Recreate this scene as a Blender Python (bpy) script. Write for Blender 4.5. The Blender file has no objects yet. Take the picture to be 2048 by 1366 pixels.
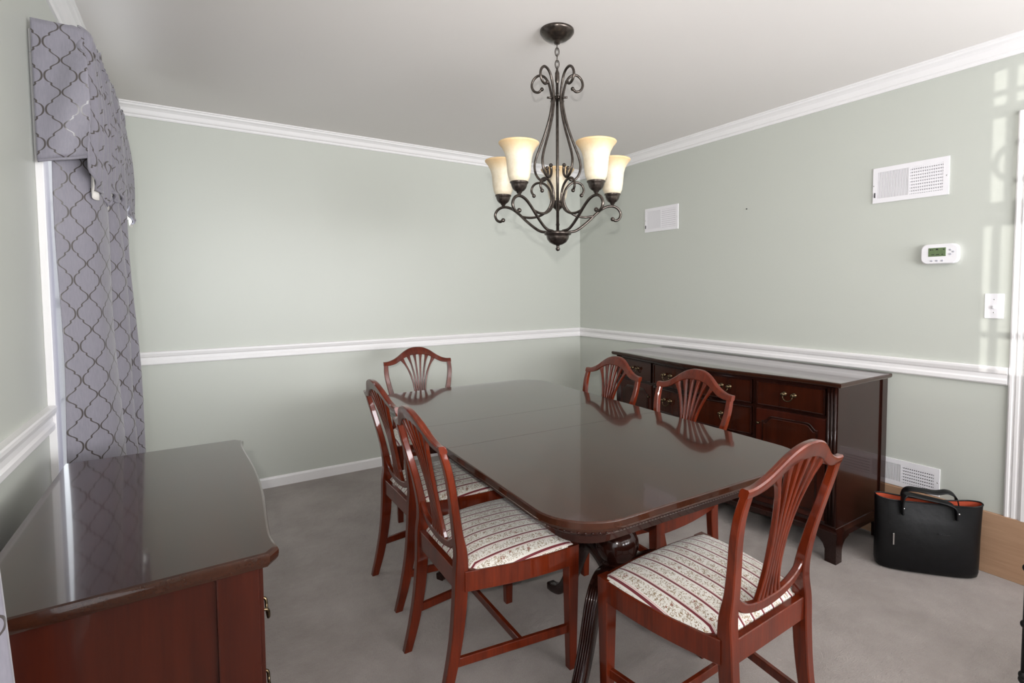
import bpy, bmesh, math, random
from mathutils import Vector, Matrix
random.seed(7)
S = bpy.context.scene
COL = S.collection
PI = math.pi

# ------------------------------------------------------------------ camera
def basis(yaw, pitch, roll):
    fwd = Vector((-math.sin(yaw)*math.cos(pitch), math.cos(yaw)*math.cos(pitch), math.sin(pitch)))
    r = Vector((math.cos(yaw), math.sin(yaw), 0)); u = r.cross(fwd)
    c, s = math.cos(roll), math.sin(roll)
    return c*r + s*u, -s*r + c*u, fwd
RT, UP, FW = basis(-0.5892, -0.0492, -0.0052)
CAM = Vector((-3.0613, -3.9306, 1.3361))
cd = bpy.data.cameras.new('camera'); cam = bpy.data.objects.new('camera', cd); COL.objects.link(cam)
cam.matrix_world = Matrix(((RT.x, UP.x, -FW.x, CAM.x), (RT.y, UP.y, -FW.y, CAM.y), (RT.z, UP.z, -FW.z, CAM.z), (0, 0, 0, 1)))
cd.sensor_width = 36; cd.lens = 1041.07/2048*36; cd.shift_x = -60.8/2048; cd.shift_y = -53.0/2048; cd.clip_start = 0.02
S.camera = cam

# ------------------------------------------------------------------ world, sun, window and fill light, exposure
S.view_settings.view_transform = 'Standard'; S.view_settings.look = 'None'
S.view_settings.gamma = 1.0; S.view_settings.use_curve_mapping = False
S.view_settings.exposure = -0.02
w = bpy.data.worlds.new('sky'); S.world = w; w.use_nodes = True
w.node_tree.nodes['Background'].inputs['Color'].default_value = (0.86, 0.93, 1.0, 1)
w.node_tree.nodes['Background'].inputs['Strength'].default_value = 1.5

def lamp(name, kind, energy, color, loc, aim=None, **kw):
    l = bpy.data.lights.new(name, kind); l.energy = energy; l.color = color
    o = bpy.data.objects.new(name, l); COL.objects.link(o); o.location = loc
    if aim is not None:
        o.rotation_euler = Vector(aim).to_track_quat('-Z', 'Y').to_euler()
    for k, v in kw.items(): setattr(l, k, v)
    return o
SUN_DIR = Vector((math.sin(math.radians(69)), math.cos(math.radians(69)), -math.tan(math.radians(0.8))))
lamp('sun', 'SUN', 1.5, (1.0, 0.98, 0.93), (-6, -6, 3), SUN_DIR, angle=math.radians(0.25))
XL = -3.463        # left wall plane
lamp('window_daylight', 'AREA', 12, (0.88, 0.94, 1.0), (XL-0.045, -1.17, 1.3), (1, 0, 0), shape='RECTANGLE', size=0.85, size_y=1.55)
lamp('window_daylight', 'AREA', 9, (0.88, 0.94, 1.0), (XL-0.045, -3.63, 1.4), (1, 0.25, 0.25), shape='RECTANGLE', size=1.0, size_y=1.6)
lamp('window_daylight', 'AREA', 205, (0.97, 0.97, 1.0), (-1.25, -6.0, 1.5), (-0.05, 1, 1.05), shape='RECTANGLE', size=2.4, size_y=1.3)  # unseen fill lamp, added to brighten the ceiling and the room
# the camera's own flash, a little above and behind the lens
lamp('camera_flash', 'SPOT', 150, (1.0, 0.97, 0.94), CAM + UP*0.10 - FW*0.12, FW + UP*0.06, shadow_soft_size=0.015, spot_size=math.radians(92), spot_blend=1.0)

# ------------------------------------------------------------------ helpers
def tag(o, label=None, cat=None, group=None, kind=None):
    if label: o['label'] = label
    if cat: o['category'] = cat
    if group: o['group'] = group
    if kind: o['kind'] = kind
    return o
def obj(name, me, mat=None, parent=None, smooth=False):
    o = bpy.data.objects.new(name, me); COL.objects.link(o)
    if mat is not None and len(me.materials) == 0: me.materials.append(mat)
    if parent is not None: o.parent = parent
    if smooth: me.polygons.foreach_set('use_smooth', [True]*len(me.polygons))
    return o
def empty(name, loc=(0, 0, 0), rz=0, label=None, cat=None, group=None):
    o = bpy.data.objects.new(name, None); COL.objects.link(o); o.location = loc; o.rotation_euler = (0, 0, rz)
    o.empty_display_size = 0.05
    return tag(o, label, cat, group)
def finish(bm, name):
    bmesh.ops.recalc_face_normals(bm, faces=bm.faces)
    me = bpy.data.meshes.new(name); bm.to_mesh(me); bm.free(); return me
def pyd(name, v, f):
    bm = bmesh.new(); vs = [bm.verts.new(p) for p in v]
    for q in f:
        try: bm.faces.new([vs[i] for i in q])
        except ValueError: pass
    return finish(bm, name)
def bm_box(bm, lo, hi, bev=0.0, seg=2):
    r = bmesh.ops.create_cube(bm, size=1.0)['verts']
    for v in r:
        v.co = Vector((lo[i] + (hi[i]-lo[i])*(v.co[i]+0.5) for i in range(3)))
    if bev > 0:
        es = list({e for v in r for e in v.link_edges})
        bmesh.ops.bevel(bm, geom=es, offset=bev, segments=seg, affect='EDGES', profile=0.6)
def box(name, lo, hi, mat, parent=None, bev=0.0, seg=2):
    bm = bmesh.new(); bm_box(bm, lo, hi, bev, seg); return obj(name, finish(bm, name), mat, parent)
def catmull(pts, n=6, closed=False):
    P = [Vector(p) for p in pts]; out = []; N = len(P)
    rng = range(N if closed else N-1)
    for i in rng:
        p0 = P[(i-1) % N] if closed or i > 0 else P[0]*2-P[1]
        p1 = P[i]; p2 = P[(i+1) % N]
        p3 = P[(i+2) % N] if closed or i+2 < N else P[-1]*2-P[-2]
        for k in range(n):
            t = k/n
            out.append(0.5*((2*p1)+(p2-p0)*t+(2*p0-5*p1+4*p2-p3)*t*t+(3*p1-p0-3*p2+p3)*t**3))
    if not closed: out.append(P[-1].copy())
    return out
def interp(tab, x):
    if x <= tab[0][0]: return tab[0][1]
    for (a, b), (c, d) in zip(tab, tab[1:]):
        if x <= c: return b + (d-b)*(x-a)/(c-a)
    return tab[-1][1]
def smooth_tab(tab, n=24):
    pts = catmull([(a, b, 0) for a, b in tab], max(2, n//len(tab)))
    return [(p.x, p.y) for p in pts]
def bm_tube(bm, path, rad, seg=8, ball=0.0, closed=False):
    P = [Vector(p) for p in path]; n = len(P); rings = []
    up = Vector((0.123, 0.31, 1)).normalized(); prev = None
    for i, p in enumerate(P):
        if closed: t = (P[(i+1) % n]-P[i-1])
        else: t = P[min(i+1, n-1)]-P[max(i-1, 0)]
        t.normalize()
        if prev is None:
            a = t.cross(up)
            if a.length < 0.1: a = t.cross(Vector((1, 0, 0)))
        else: a = prev - t*prev.dot(t)
        a.normalize(); prev = a; b = t.cross(a)
        r = rad(i/(n-1)) if callable(rad) else rad
        rings.append([bm.verts.new(p+(a*math.cos(2*PI*k/seg)+b*math.sin(2*PI*k/seg))*r) for k in range(seg)])
    for i in range(n if closed else n-1):
        A, B = rings[i], rings[(i+1) % n]
        for k in range(seg): bm.faces.new((A[k], A[(k+1) % seg], B[(k+1) % seg], B[k]))
    if not closed:
        bm.faces.new(rings[0][::-1]); bm.faces.new(rings[-1])
    if ball: bmesh.ops.create_uvsphere(bm, u_segments=10, v_segments=8, radius=ball, matrix=Matrix.Translation(P[-1]))
def tube(name, path, rad, mat, parent=None, seg=8, ball=0.0, closed=False):
    bm = bmesh.new(); bm_tube(bm, path, rad, seg, ball, closed); return obj(name, finish(bm, name), mat, parent, True)
def bm_lathe(bm, prof, seg=24, c=(0, 0, 0)):
    rings = []
    for r, z in prof:
        if r < 1e-5: rings.append([bm.verts.new((c[0], c[1], c[2]+z))])
        else: rings.append([bm.verts.new((c[0]+r*math.cos(2*PI*k/seg), c[1]+r*math.sin(2*PI*k/seg), c[2]+z)) for k in range(seg)])
    for A, B in zip(rings, rings[1:]):
        for k in range(seg):
            a = [A[k % len(A)], A[(k+1) % seg % len(A)], B[(k+1) % seg % len(B)], B[k % len(B)]]
            a = list(dict.fromkeys(a))
            if len(a) > 2:
                try: bm.faces.new(a)
                except ValueError: pass
def lathe(name, prof, mat, parent=None, seg=24, c=(0, 0, 0), smooth=True):
    bm = bmesh.new(); bm_lathe(bm, prof, seg, c); return obj(name, finish(bm, name), mat, parent, smooth)
def prism(name, prof, a, b, along, mat, parent=None, mit=(0, 0), flip=1):
    """sweep a profile [(d, z)] (d = distance out of the wall) along a wall.
       along: function (s, d, z) -> xyz ; mit: mitre factors at the two ends"""
    n = len(prof); v = []; f = []
    for s, m in ((a, mit[0]), (b, mit[1])):
        for d, z in prof: v.append(along(s + m*d, d, z))
    for i in range(n):
        j = (i+1) % n; f.append((i, j, n+j, n+i))
    f.append(tuple(range(n))); f.append(tuple(range(2*n-1, n-1, -1)))
    return obj(name, pyd(name, v, f), mat, parent)
def outline(name, rings, mat, parent=None, cap=True, smooth=False):
    """loft closed rings of equal length"""
    n = len(rings[0]); v = [p for r in rings for p in r]; f = []
    for k in range(len(rings)-1):
        for i in range(n):
            j = (i+1) % n; f.append((k*n+i, k*n+j, (k+1)*n+j, (k+1)*n+i))
    if cap:
        f.append(tuple(range(n-1, -1, -1))); f.append(tuple(range((len(rings)-1)*n, len(rings)*n)))
    return obj(name, pyd(name, v, f), mat, parent, smooth)
def loft_rect(name, secs, mat, parent=None, bev=0.003, smooth=False):
    """sections: (center, halfvec_a, halfvec_b) -> chamfered square bar"""
    rings = []
    for c, a, b in secs:
        c, a, b = Vector(c), Vector(a), Vector(b)
        ka = max(0.0, 1-bev/max(a.length, 1e-6)); kb = max(0.0, 1-bev/max(b.length, 1e-6))
        rings.append([c+a*sx*(ka if q else 1)+b*sy*(1 if q else kb) for sx, sy, q in
                      ((1, -1, 0), (1, 1, 0), (1, 1, 1), (-1, 1, 1), (-1, 1, 0), (-1, -1, 0), (-1, -1, 1), (1, -1, 1))])
    return outline(name, rings, mat, parent, True, smooth)

# ------------------------------------------------------------------ materials
def srgb(r, g, b):
    f = lambda c: (c/255/12.92) if c/255 <= 0.04045 else ((c/255+0.055)/1.055)**2.4
    return (f(r), f(g), f(b), 1)
class NT:
    def __init__(s, name):
        s.m = bpy.data.materials.new(name); s.m.use_nodes = True; s.t = s.m.node_tree
        s.b = s.t.nodes['Principled BSDF']
    def n(s, typ, **kw):
        x = s.t.nodes.new(typ)
        for k, v in kw.items(): setattr(x, k, v)
        return x
    def l(s, a, b): s.t.links.new(a, b)
    def set(s, **kw):
        for k, v in kw.items(): s.b.inputs[k.replace('_', ' ')].default_value = v
        return s
    def math(s, op, a, b=None, c=None):
        x = s.n('ShaderNodeMath', operation=op)
        for i, q in enumerate((a, b, c)):
            if q is None: continue
            if isinstance(q, (int, float)): x.inputs[i].default_value = q
            else: s.l(q, x.inputs[i])
        return x.outputs[0]
    def mix(s, f, a, b):
        x = s.n('ShaderNodeMix', data_type='RGBA')
        for i, q in ((0, f), (6, a), (7, b)):
            if isinstance(q, (int, float, tuple)): x.inputs[i].default_value = q
            else: s.l(q, x.inputs[i])
        return x.outputs[2]
    def coord(s, which='Object', scale=(1, 1, 1), loc=(0, 0, 0)):
        tc = s.n('ShaderNodeTexCoord'); mp = s.n('ShaderNodeMapping')
        mp.inputs['Scale'].default_value = scale; mp.inputs['Location'].default_value = loc
        s.l(tc.outputs[which], mp.inputs['Vector']); return mp.outputs[0]
    def noise(s, vec, scale, detail=3, rough=0.5):
        x = s.n('ShaderNodeTexNoise'); x.inputs['Scale'].default_value = scale
        x.inputs['Detail'].default_value = detail; x.inputs['Roughness'].default_value = rough
        s.l(vec, x.inputs['Vector']); return x.outputs['Fac']
    def ramp(s, f, stops):
        x = s.n('ShaderNodeValToRGB'); e = x.color_ramp.elements
        while len(e) < len(stops): e.new(0.5)
        for q, (p, c) in zip(e, stops): q.position = p; q.color = c
        s.l(f, x.inputs[0]); return x.outputs[0]
    def bump(s, h, strength, dist=0.002):
        x = s.n('ShaderNodeBump'); x.inputs['Strength'].default_value = strength; x.inputs['Distance'].default_value = dist
        s.l(h, x.inputs['Height']); s.l(x.outputs[0], s.b.inputs['Normal'])
def paint(name, col, rough, noise=0.06, bump=0.0):
    k = NT(name); k.set(Roughness=rough)
    c = k.coord(); f = k.noise(c, 1.3, 4)
    a = tuple(x*(1-noise) for x in col[:3])+(1,); b = tuple(min(1, x*(1+noise)) for x in col[:3])+(1,)
    k.l(k.mix(f, a, b), k.b.inputs['Base Color'])
    if bump: k.bump(k.noise(k.coord(), 160, 2), bump, 0.001)
    return k.m
def wood(name, dark, light, axis=2, rough=0.2, coat=0.4, fine=1.0, coatr=0.06, cior=1.5):
    k = NT(name); sc = [26*fine]*3; sc[axis] = 1.6*fine
    c = k.coord(scale=tuple(sc)); f = k.noise(c, 1.0, 5, 0.6)
    sc2 = [180*fine]*3; sc2[axis] = 9*fine
    g = k.noise(k.coord(scale=tuple(sc2)), 1.0, 2)
    big = k.noise(k.coord(), 3.0, 2)
    m = k.math('ADD', k.math('MULTIPLY', f, 0.6), k.math('MULTIPLY', g, 0.25))
    m = k.math('ADD', m, k.math('MULTIPLY', big, 0.25))
    k.l(k.ramp(m, [(0.36, dark), (0.72, light)]), k.b.inputs['Base Color'])
    k.set(Roughness=rough); k.b.inputs['Coat Weight'].default_value = coat; k.b.inputs['Coat Roughness'].default_value = coatr
    k.b.inputs['Coat IOR'].default_value = cior; k.b.inputs['Specular IOR Level'].default_value = 0.15
    k.bump(g, 0.04, 0.0006)
    return k.m
M = {}
M['wall'] = paint('sage_wall_paint', srgb(195, 198, 190), 0.42, 0.02, 0.05)
M['ceiling'] = paint('ceiling_paint', srgb(232, 228, 225), 0.85, 0.015)
M['trim'] = paint('white_trim_paint', srgb(238, 236, 236), 0.32, 0.01)
M['white'] = paint('white_plastic', srgb(235, 233, 236), 0.4, 0.01)
M['wood_top'] = wood('mahogany_top', srgb(38, 19, 12), srgb(54, 28, 17), 1, 0.16, 0.72, coatr=0.05, cior=1.45)
M['wood_dark'] = wood('mahogany_dark', srgb(24, 10, 7), srgb(44, 18, 12), 2, 0.22, 0.5)
M['wood_case'] = wood('mahogany_case', srgb(42, 14, 8), srgb(62, 23, 13), 2, 0.28, 0.35)
M['wood_panel'] = wood('mahogany_flame', srgb(34, 13, 8), srgb(58, 23, 11), 2, 0.2, 0.4, 0.5)
M['wood_chair'] = wood('cherry_chair', srgb(60, 17, 6), srgb(106, 37, 14), 2, 0.3, 0.7, coatr=0.05)
M['oak'] = wood('oak_board', srgb(158, 124, 98), srgb(184, 150, 122), 1, 0.5, 0.05)
k = NT('bronze'); k.set(Roughness=0.27, Metallic=0.85)
k.l(k.ramp(k.noise(k.coord(), 60, 3), [(0.3, srgb(62, 56, 52)), (0.7, srgb(98, 90, 84))]), k.b.inputs['Base Color']); M['bronze'] = k.m
k = NT('antique_brass'); k.set(Roughness=0.25, Metallic=0.95)
k.l(k.ramp(k.noise(k.coord(), 80, 3), [(0.3, srgb(70, 58, 42)), (0.7, srgb(120, 104, 80))]), k.b.inputs['Base Color']); M['brass'] = k.m
k = NT('black_iron'); k.set(Roughness=0.45, Metallic=0.4)
k.l(k.ramp(k.noise(k.coord(), 90, 3), [(0.3, srgb(16, 16, 17)), (0.7, srgb(34, 33, 33))]), k.b.inputs['Base Color']); M['iron'] = k.m
k = NT('black_leather'); k.set(Roughness=0.4); k.b.inputs['Specular IOR Level'].default_value = 0.3
k.l(k.ramp(k.noise(k.coord(), 40, 4), [(0.3, srgb(7, 7, 8)), (0.7, srgb(14, 14, 16))]), k.b.inputs['Base Color'])
k.bump(k.noise(k.coord(), 14, 3), 0.35, 0.006); M['leather'] = k.m
M['lining'] = paint('orange_lining', srgb(168, 66, 36), 0.8, 0.08)
M['gap'] = paint('dark_recess', srgb(40, 38, 40), 0.9, 0.05)
M['nickel'] = NT('nickel').set(Metallic=1.0, Roughness=0.2).m
# scavo glass shades: cream, mottled, amber at the rim
k = NT('scavo_glass'); k.set(Roughness=0.45)
sep = k.n('ShaderNodeSeparateXYZ'); k.l(k.coord(), sep.inputs[0])
rim = k.n('ShaderNodeMapRange'); rim.inputs[1].default_value = 0.105; rim.inputs[2].default_value = 0.16; k.l(sep.outputs[2], rim.inputs[0])
body = k.mix(k.noise(k.coord(), 45, 5, 0.65), srgb(196, 178, 150), srgb(236, 226, 206))
amber = k.mix(k.noise(k.coord(), 30, 4), srgb(196, 158, 108), srgb(222, 196, 156))
k.l(k.mix(rim.outputs[0], body, amber), k.b.inputs['Base Color'])
k.b.inputs['Subsurface Weight'].default_value = 0.6; k.b.inputs['Subsurface Radius'].default_value = (0.02, 0.018, 0.014)
k.b.inputs['Subsurface Scale'].default_value = 0.6
k.bump(k.noise(k.coord(), 140, 3), 0.15, 0.001); M['scavo'] = k.m
# carpet
k = NT('taupe_carpet'); k.set(Roughness=1.0); k.b.inputs['Sheen Weight'].default_value = 0.25
n1 = k.ramp(k.noise(k.coord(), 3.4, 5, 0.62), [(0.35, (0, 0, 0, 1)), (0.65, (1, 1, 1, 1))]); n2 = k.noise(k.coord(), 260, 3, 0.7); n3 = k.noise(k.coord(), 38, 3)
cc = k.mix(n1, srgb(150, 139, 132), srgb(178, 168, 161)); cc = k.mix(k.math('MULTIPLY', k.math('SUBTRACT', n2, 0.25), 1.3), cc, srgb(132, 122, 116))
k.l(cc, k.b.inputs['Base Color'])
k.bump(k.math('ADD', n2, k.math('MULTIPLY', n3, 1.2)), 0.9, 0.006); M['carpet'] = k.m
# window glass
k = NT('window_glass'); gl = k.n('ShaderNodeBsdfGlossy'); gl.inputs['Roughness'].default_value = 0.02
tr = k.n('ShaderNodeBsdfTransparent'); fr_ = k.n('ShaderNodeFresnel'); fr_.inputs[0].default_value = 1.35; mx = k.n('ShaderNodeMixShader')
k.l(fr_.outputs[0], mx.inputs[0]); k.l(tr.outputs[0], mx.inputs[1]); k.l(gl.outputs[0], mx.inputs[2])
k.l(mx.outputs[0], k.t.nodes['Material Output'].inputs['Surface']); M['glass'] = k.m
k = NT('white_blind_cloth'); tl = k.n('ShaderNodeBsdfTranslucent'); tl.inputs[0].default_value = (.9, .9, .9, 1); mx = k.n('ShaderNodeMixShader'); mx.inputs[0].default_value = 0.35
k.l(k.mix(k.noise(k.coord(), 300, 1), srgb(236, 236, 236), srgb(246, 246, 246)), k.b.inputs['Base Color']); k.set(Roughness=0.9)
k.l(k.b.outputs[0], mx.inputs[1]); k.l(tl.outputs[0], mx.inputs[2]); k.l(mx.outputs[0], k.t.nodes['Material Output'].inputs['Surface']); M['blind'] = k.m
# seat fabric: cream ground, maroon stripes front to back, floral vine bands between
k = NT('striped_floral_fabric'); k.set(Roughness=0.85); k.b.inputs['Sheen Weight'].default_value = 0.2
sx = k.n('ShaderNodeSeparateXYZ'); k.l(k.coord(), sx.inputs[0])
u = k.math('DIVIDE', sx.outputs[0], 0.046); fr = k.math('FRACT', k.math('ADD', u, 40.5))
d = k.math('ABSOLUTE', k.math('SUBTRACT', fr, 0.5))           # 0 at stripe
stripe = k.math('LESS_THAN', d, 0.072)
thin = k.math('COMPARE', k.math('SUBTRACT', fr, 0.5), 0.12, 0.016)
band = k.math('GREATER_THAN', d, 0.19)
vor = k.n('ShaderNodeTexVoronoi', feature='DISTANCE_TO_EDGE'); vor.inputs['Scale'].default_value = 135
wv = k.n('ShaderNodeTexNoise'); wv.inputs['Scale'].default_value = 60; k.l(k.coord(), wv.inputs['Vector'])
vm = k.n('ShaderNodeMix', data_type='VECTOR'); vm.inputs[0].default_value = 0.02
k.l(k.coord(), vm.inputs[4]); k.l(wv.outputs['Color'], vm.inputs[5]); k.l(vm.outputs[1], vor.inputs['Vector'])
vine = k.math('LESS_THAN', vor.outputs[0], 0.085)
vine = k.math('MULTIPLY', vine, k.math('GREATER_THAN', k.noise(k.coord(), 110, 2), 0.46))
flower = k.n('ShaderNodeTexVoronoi'); flower.inputs['Scale'].default_value = 34; k.l(k.coord(), flower.inputs['Vector'])
fl = k.math('MULTIPLY', k.math('LESS_THAN', flower.outputs['Distance'], 0.23), k.math('GREATER_THAN', k.noise(k.coord(), 260, 2), 0.5))
cream = k.mix(k.noise(k.coord(), 600, 1), srgb(192, 188, 179), srgb(220, 216, 208))
vinec = k.mix(k.noise(k.coord(), 45, 2), srgb(110, 98, 84), srgb(158, 134, 100))
q = k.mix(k.math('MULTIPLY', vine, band), cream, vinec)
q = k.mix(k.math('MULTIPLY', fl, band), q, srgb(128, 74, 62))
q = k.mix(thin, q, srgb(190, 140, 138)); q = k.mix(stripe, q, srgb(100, 24, 34))
k.l(q, k.b.inputs['Base Color']); k.bump(k.noise(k.coord(), 900, 1), 0.15, 0.0006); M['seat'] = k.m
# curtain fabric: lilac grey with ogee quatrefoil lattice
k = NT('lattice_curtain_fabric')
uv = k.n('ShaderNodeUVMap'); su = k.n('ShaderNodeSeparateXYZ'); k.l(uv.outputs[0], su.inputs[0])
U = k.math('DIVIDE', su.outputs[0], 0.088); V = k.math('DIVIDE', su.outputs[1], 0.110)
pu = k.math('ABSOLUTE', k.math('SUBTRACT', U, k.math('ROUND', U)))
fc = k.n('ShaderNodeFloatCurve'); cv = fc.mapping.curves[0]
pts = [(0, .03), (.06, .05), (.12, .12), (.18, .22), (.24, .285), (.29, .285), (.325, .36), (.40, .44), (.5, .465), (.60, .44), (.675, .36), (.71, .285), (.76, .285), (.82, .22), (.88, .12), (.94, .05), (1, .03)]
while len(cv.points) < len(pts): cv.points.new(0.5, 0.5)
for a, b in zip(cv.points, pts): a.location = b
fc.mapping.update(); k.l(k.math('FRACT', V), fc.inputs['Value'])
line = k.math('LESS_THAN', k.math('ABSOLUTE', k.math('SUBTRACT', pu, fc.outputs[0])), 0.028)
base = k.mix(k.noise(k.coord(scale=(300, 300, 40)), 1.0, 2), srgb(120, 117, 127), srgb(142, 139, 149))
k.l(k.mix(line, base, srgb(74, 68, 66)), k.b.inputs['Base Color'])
k.l(k.math('SUBTRACT', 0.62, k.math('MULTIPLY', line, 0.38)), k.b.inputs['Roughness'])
k.b.inputs['Sheen Weight'].default_value = 0.3
k.bump(line, 0.2, 0.0006); M['curtain'] = k.m
M['lining_white'] = paint('white_lining', srgb(232, 228, 222), 0.8, 0.02)

# ------------------------------------------------------------------ room shell
H = 2.44; YF = -6.2
ZB = 0.288                                    # top of the oak riser board on the right wall
def struct(o): o['kind'] = 'structure'; return o
struct(box('floor', (XL-0.2, YF-0.2, -0.1), (0.2, 0.2, 0.0), M['carpet']))
struct(box('ceiling', (XL-0.2, YF-0.2, H), (0.2, 0.2, H+0.1), M['ceiling']))
struct(box('wall_back', (XL-0.2, 0, 0), (0.2, 0.2, H), M['wall']))
def holed_wall(name, y0, y1, holes, lo_x, hi_x):
    """wall in the y-z plane with rectangular openings [(ya, yb, za, zb)]"""
    ys = sorted({y0, y1} | {v for h in holes for v in h[:2]}); zs = sorted({0.0, H} | {v for h in holes for v in h[2:]})
    bm = bmesh.new()
    for a, b in zip(ys, ys[1:]):
        for c, d in zip(zs, zs[1:]):
            if any(h[0] <= a and b <= h[1] and h[2] <= c and d <= h[3] for h in holes): continue
            bm_box(bm, (lo_x, a, c), (hi_x, b, d))
    bmesh.ops.remove_doubles(bm, verts=bm.verts, dist=1e-5)
    seen = {}
    for f in list(bm.faces):
        key = tuple(round(v, 4) for v in f.calc_center_median())
        seen.setdefault(key, []).append(f)
    bmesh.ops.delete(bm, geom=[f for g in seen.values() if len(g) > 1 for f in g], context='FACES')
    return struct(obj(name, finish(bm, name), M['wall']))
W1 = (-1.605, -0.74, 0.50, 2.08); W2 = (-4.17, -3.09, 0.50, 2.08); W3 = (-5.50, -4.37, 0.99, 2.39)
holed_wall('wall_left', YF, 0.0, [W1, W2, W3], XL-0.2, XL)
D1 = (-4.06, -3.235, ZB, 2.035)
holed_wall('wall_right', YF, 0.0, [D1], 0.0, 0.2)
fx0, fx1, fz0, fz1 = -2.45, -0.05, 0.80, 2.15
bm = bmesh.new()
for lo, hi in (((XL-0.2, 0), (fx0, H)), ((fx1, 0), (0.2, H)), ((fx0, 0), (fx1, fz0)), ((fx0, fz1), (fx1, H))):
    bm_box(bm, (lo[0], YF-0.2, lo[1]), (hi[0], YF, hi[1]))
struct(obj('wall_front', finish(bm, 'wall_front'), M['wall']))
w4 = empty('window_4', ((fx0+fx1)/2, YF, fz0)); w4['kind'] = 'structure'  # unseen window, added to go with the fill lamp in front of it
for x in (fx0, fx0+0.8, fx0+1.6, fx1-0.05): box('mullion', Vector((x, YF-0.12, fz0))-w4.location, Vector((x+0.05, YF-0.08, fz1))-w4.location, M['trim'], w4, 0.003)
for z in (fz0, (fz0+fz1)/2-0.02, fz1-0.05): box('sash_rail', Vector((fx0, YF-0.115, z))-w4.location, Vector((fx1, YF-0.085, z+0.05))-w4.location, M['trim'], w4, 0.003)
for x in (fx0, fx0+0.8, fx0+1.6): box('pane', Vector((x+0.05, YF-0.102, fz0+0.05))-w4.location, Vector((x+0.8, YF-0.098, fz1-0.05))-w4.location, M['glass'], w4)
box('sill', Vector((fx0-0.08, YF-0.1, fz0-0.03))-w4.location, Vector((fx1+0.04, YF+0.05, fz0))-w4.location, M['trim'], w4, 0.004)
# mouldings
crown = [(0, -0.077), (0.008, -0.077), (0.012, -0.070), (0.012, -0.063), (0.020, -0.058), (0.024, -0.050), (0.030, -0.034), (0.040, -0.024), (0.050, -0.018), (0.053, -0.010), (0.060, -0.006), (0.060, 0), (0, 0)]
rail = [(0, 0.8896), (0.012, 0.8896), (0.017, 0.896), (0.017, 0.912), (0.012, 0.920), (0.012, 0.936), (0.018, 0.942), (0.021, 0.950), (0.024, 0.958), (0.024, 0.968), (0.020, 0.9715), (0, 0.9715)]
base = [(0, 0), (0.013, 0), (0.013, 0.058), (0.010, 0.066), (0.005, 0.0705), (0, 0.0705)]
back = lambda s, d, z: (s, -d, z); right = lambda s, d, z: (-d, s, z); left = lambda s, d, z: (XL+d, s, z)
cr = [(d, H+z) for d, z in crown]
n_t = [0]
def trim(prof, a, b, al, mit=(0, 0)):
    n_t[0] += 1; return struct(prism('trim_%d' % n_t[0], prof, a, b, al, M['trim'], mit=mit))
trim(cr, XL, 0, back, (1, -1)); trim(cr, YF, 0, right, (0, -1)); trim(cr, YF, 0, left, (0, -1))
trim(rail, XL, 0, back, (1, -1)); trim(rail, -3.155, 0, right, (0, -1))
trim(rail, -0.665, 0, left, (0, -1)); trim(rail, -3.015, -1.68, left); trim(rail, YF, -5.6, left)
struct(prism('baseboard_back', base, XL, 0, back, M['trim'], mit=(1, -1)))
struct(prism('baseboard_left', base, YF, 0, left, M['trim'], mit=(0, -1)))
bb = struct(box('baseboard_right', (-0.018, YF, 0.0), (0.0, 0.0, ZB), M['oak'], bev=0.003))
# windows in the left wall: casing, sashes, muntins, glass
def window(idx, wv, casw=0.072, cols=2, rows=4, sill=True, sun_blind=True):
    y0, y1, z0, z1 = wv; e = empty('window_%d' % idx, (XL, (y0+y1)/2, z0)); e['kind'] = 'structure'
    o = Vector((XL, (y0+y1)/2, z0))
    def b(n, lo, hi, mat, bev=0.002, par=e): return box(n, Vector(lo)-o, Vector(hi)-o, mat, par, bev)
    b('casing', (XL, y0-casw, z0), (XL+0.02, y0, z1), M['trim']); b('casing', (XL, y1, z0), (XL+0.02, y1+casw, z1), M['trim'])
    b('head_casing', (XL, y0-casw, z1), (XL+0.022, y1+casw, min(z1+casw, H-0.08)) , M['trim']) if z1+casw < H-0.05 else None
    if sill:
        b('sill', (XL-0.1, y0-casw-0.02, z0-0.028), (XL+0.045, y1+casw+0.02, z0), M['trim'], 0.004)
        b('apron', (XL, y0-casw, z0-0.095), (XL+0.016, y1+casw, z0-0.028), M['trim'])
    xs = XL-0.09
    for ya, yb in ((y0, y0+0.035), (y1-0.035, y1)): b('jamb', (XL-0.2, ya-0.0, z0), (XL, yb, z1), M['trim']) if 0 else None
    fr = bmesh.new(); t = 0.035
    if not sun_blind: t = 0.004
    for lo, hi in (((xs-.02, y0, z0), (xs+.02, y0+t, z1)), ((xs-.02, y1-t, z0), (xs+.02, y1, z1)), ((xs-.02, y0+t, z0), (xs+.02, y1-t, z0+t)),
                   ((xs-.02, y0+t, z1-t), (xs+.02, y1-t, z1)), ((xs-.02, y0+t, (z0+z1)/2-.02), (xs+.02, y1-t, (z0+z1)/2+.02)))[:5 if sun_blind else 4]:
        bm_box(fr, Vector(lo)-o, Vector(hi)-o, 0.003, 1)
    obj('sash', finish(fr, 'sash'), M['trim'], e)
    for i in range(1, cols):
        y = y0+(y1-y0)*i/cols; b('muntin', (xs-.009, y-.009, z0+t), (xs+.009, y+.009, z1-t), M['trim'], 0)
    for i in range(1, rows):
        if rows % 2 == 0 and i == rows//2: continue
        z = z0+(z1-z0)*i/rows; b('muntin', (xs-.008, y0+t, z-.009), (xs+.008, y1-t, z+.009), M['trim'], 0)
    b('pane', (xs-.003, y0+t, z0+t), (xs+.001, y1-t, z1-t), M['glass'], 0)
    if sun_blind: b('blind', (XL-0.060, y0+.004, z0+.002), (XL-0.058, y1-.004, z1-.002), M['blind'], 0)  # added so the sun comes in only through the third window
    return e
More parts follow.
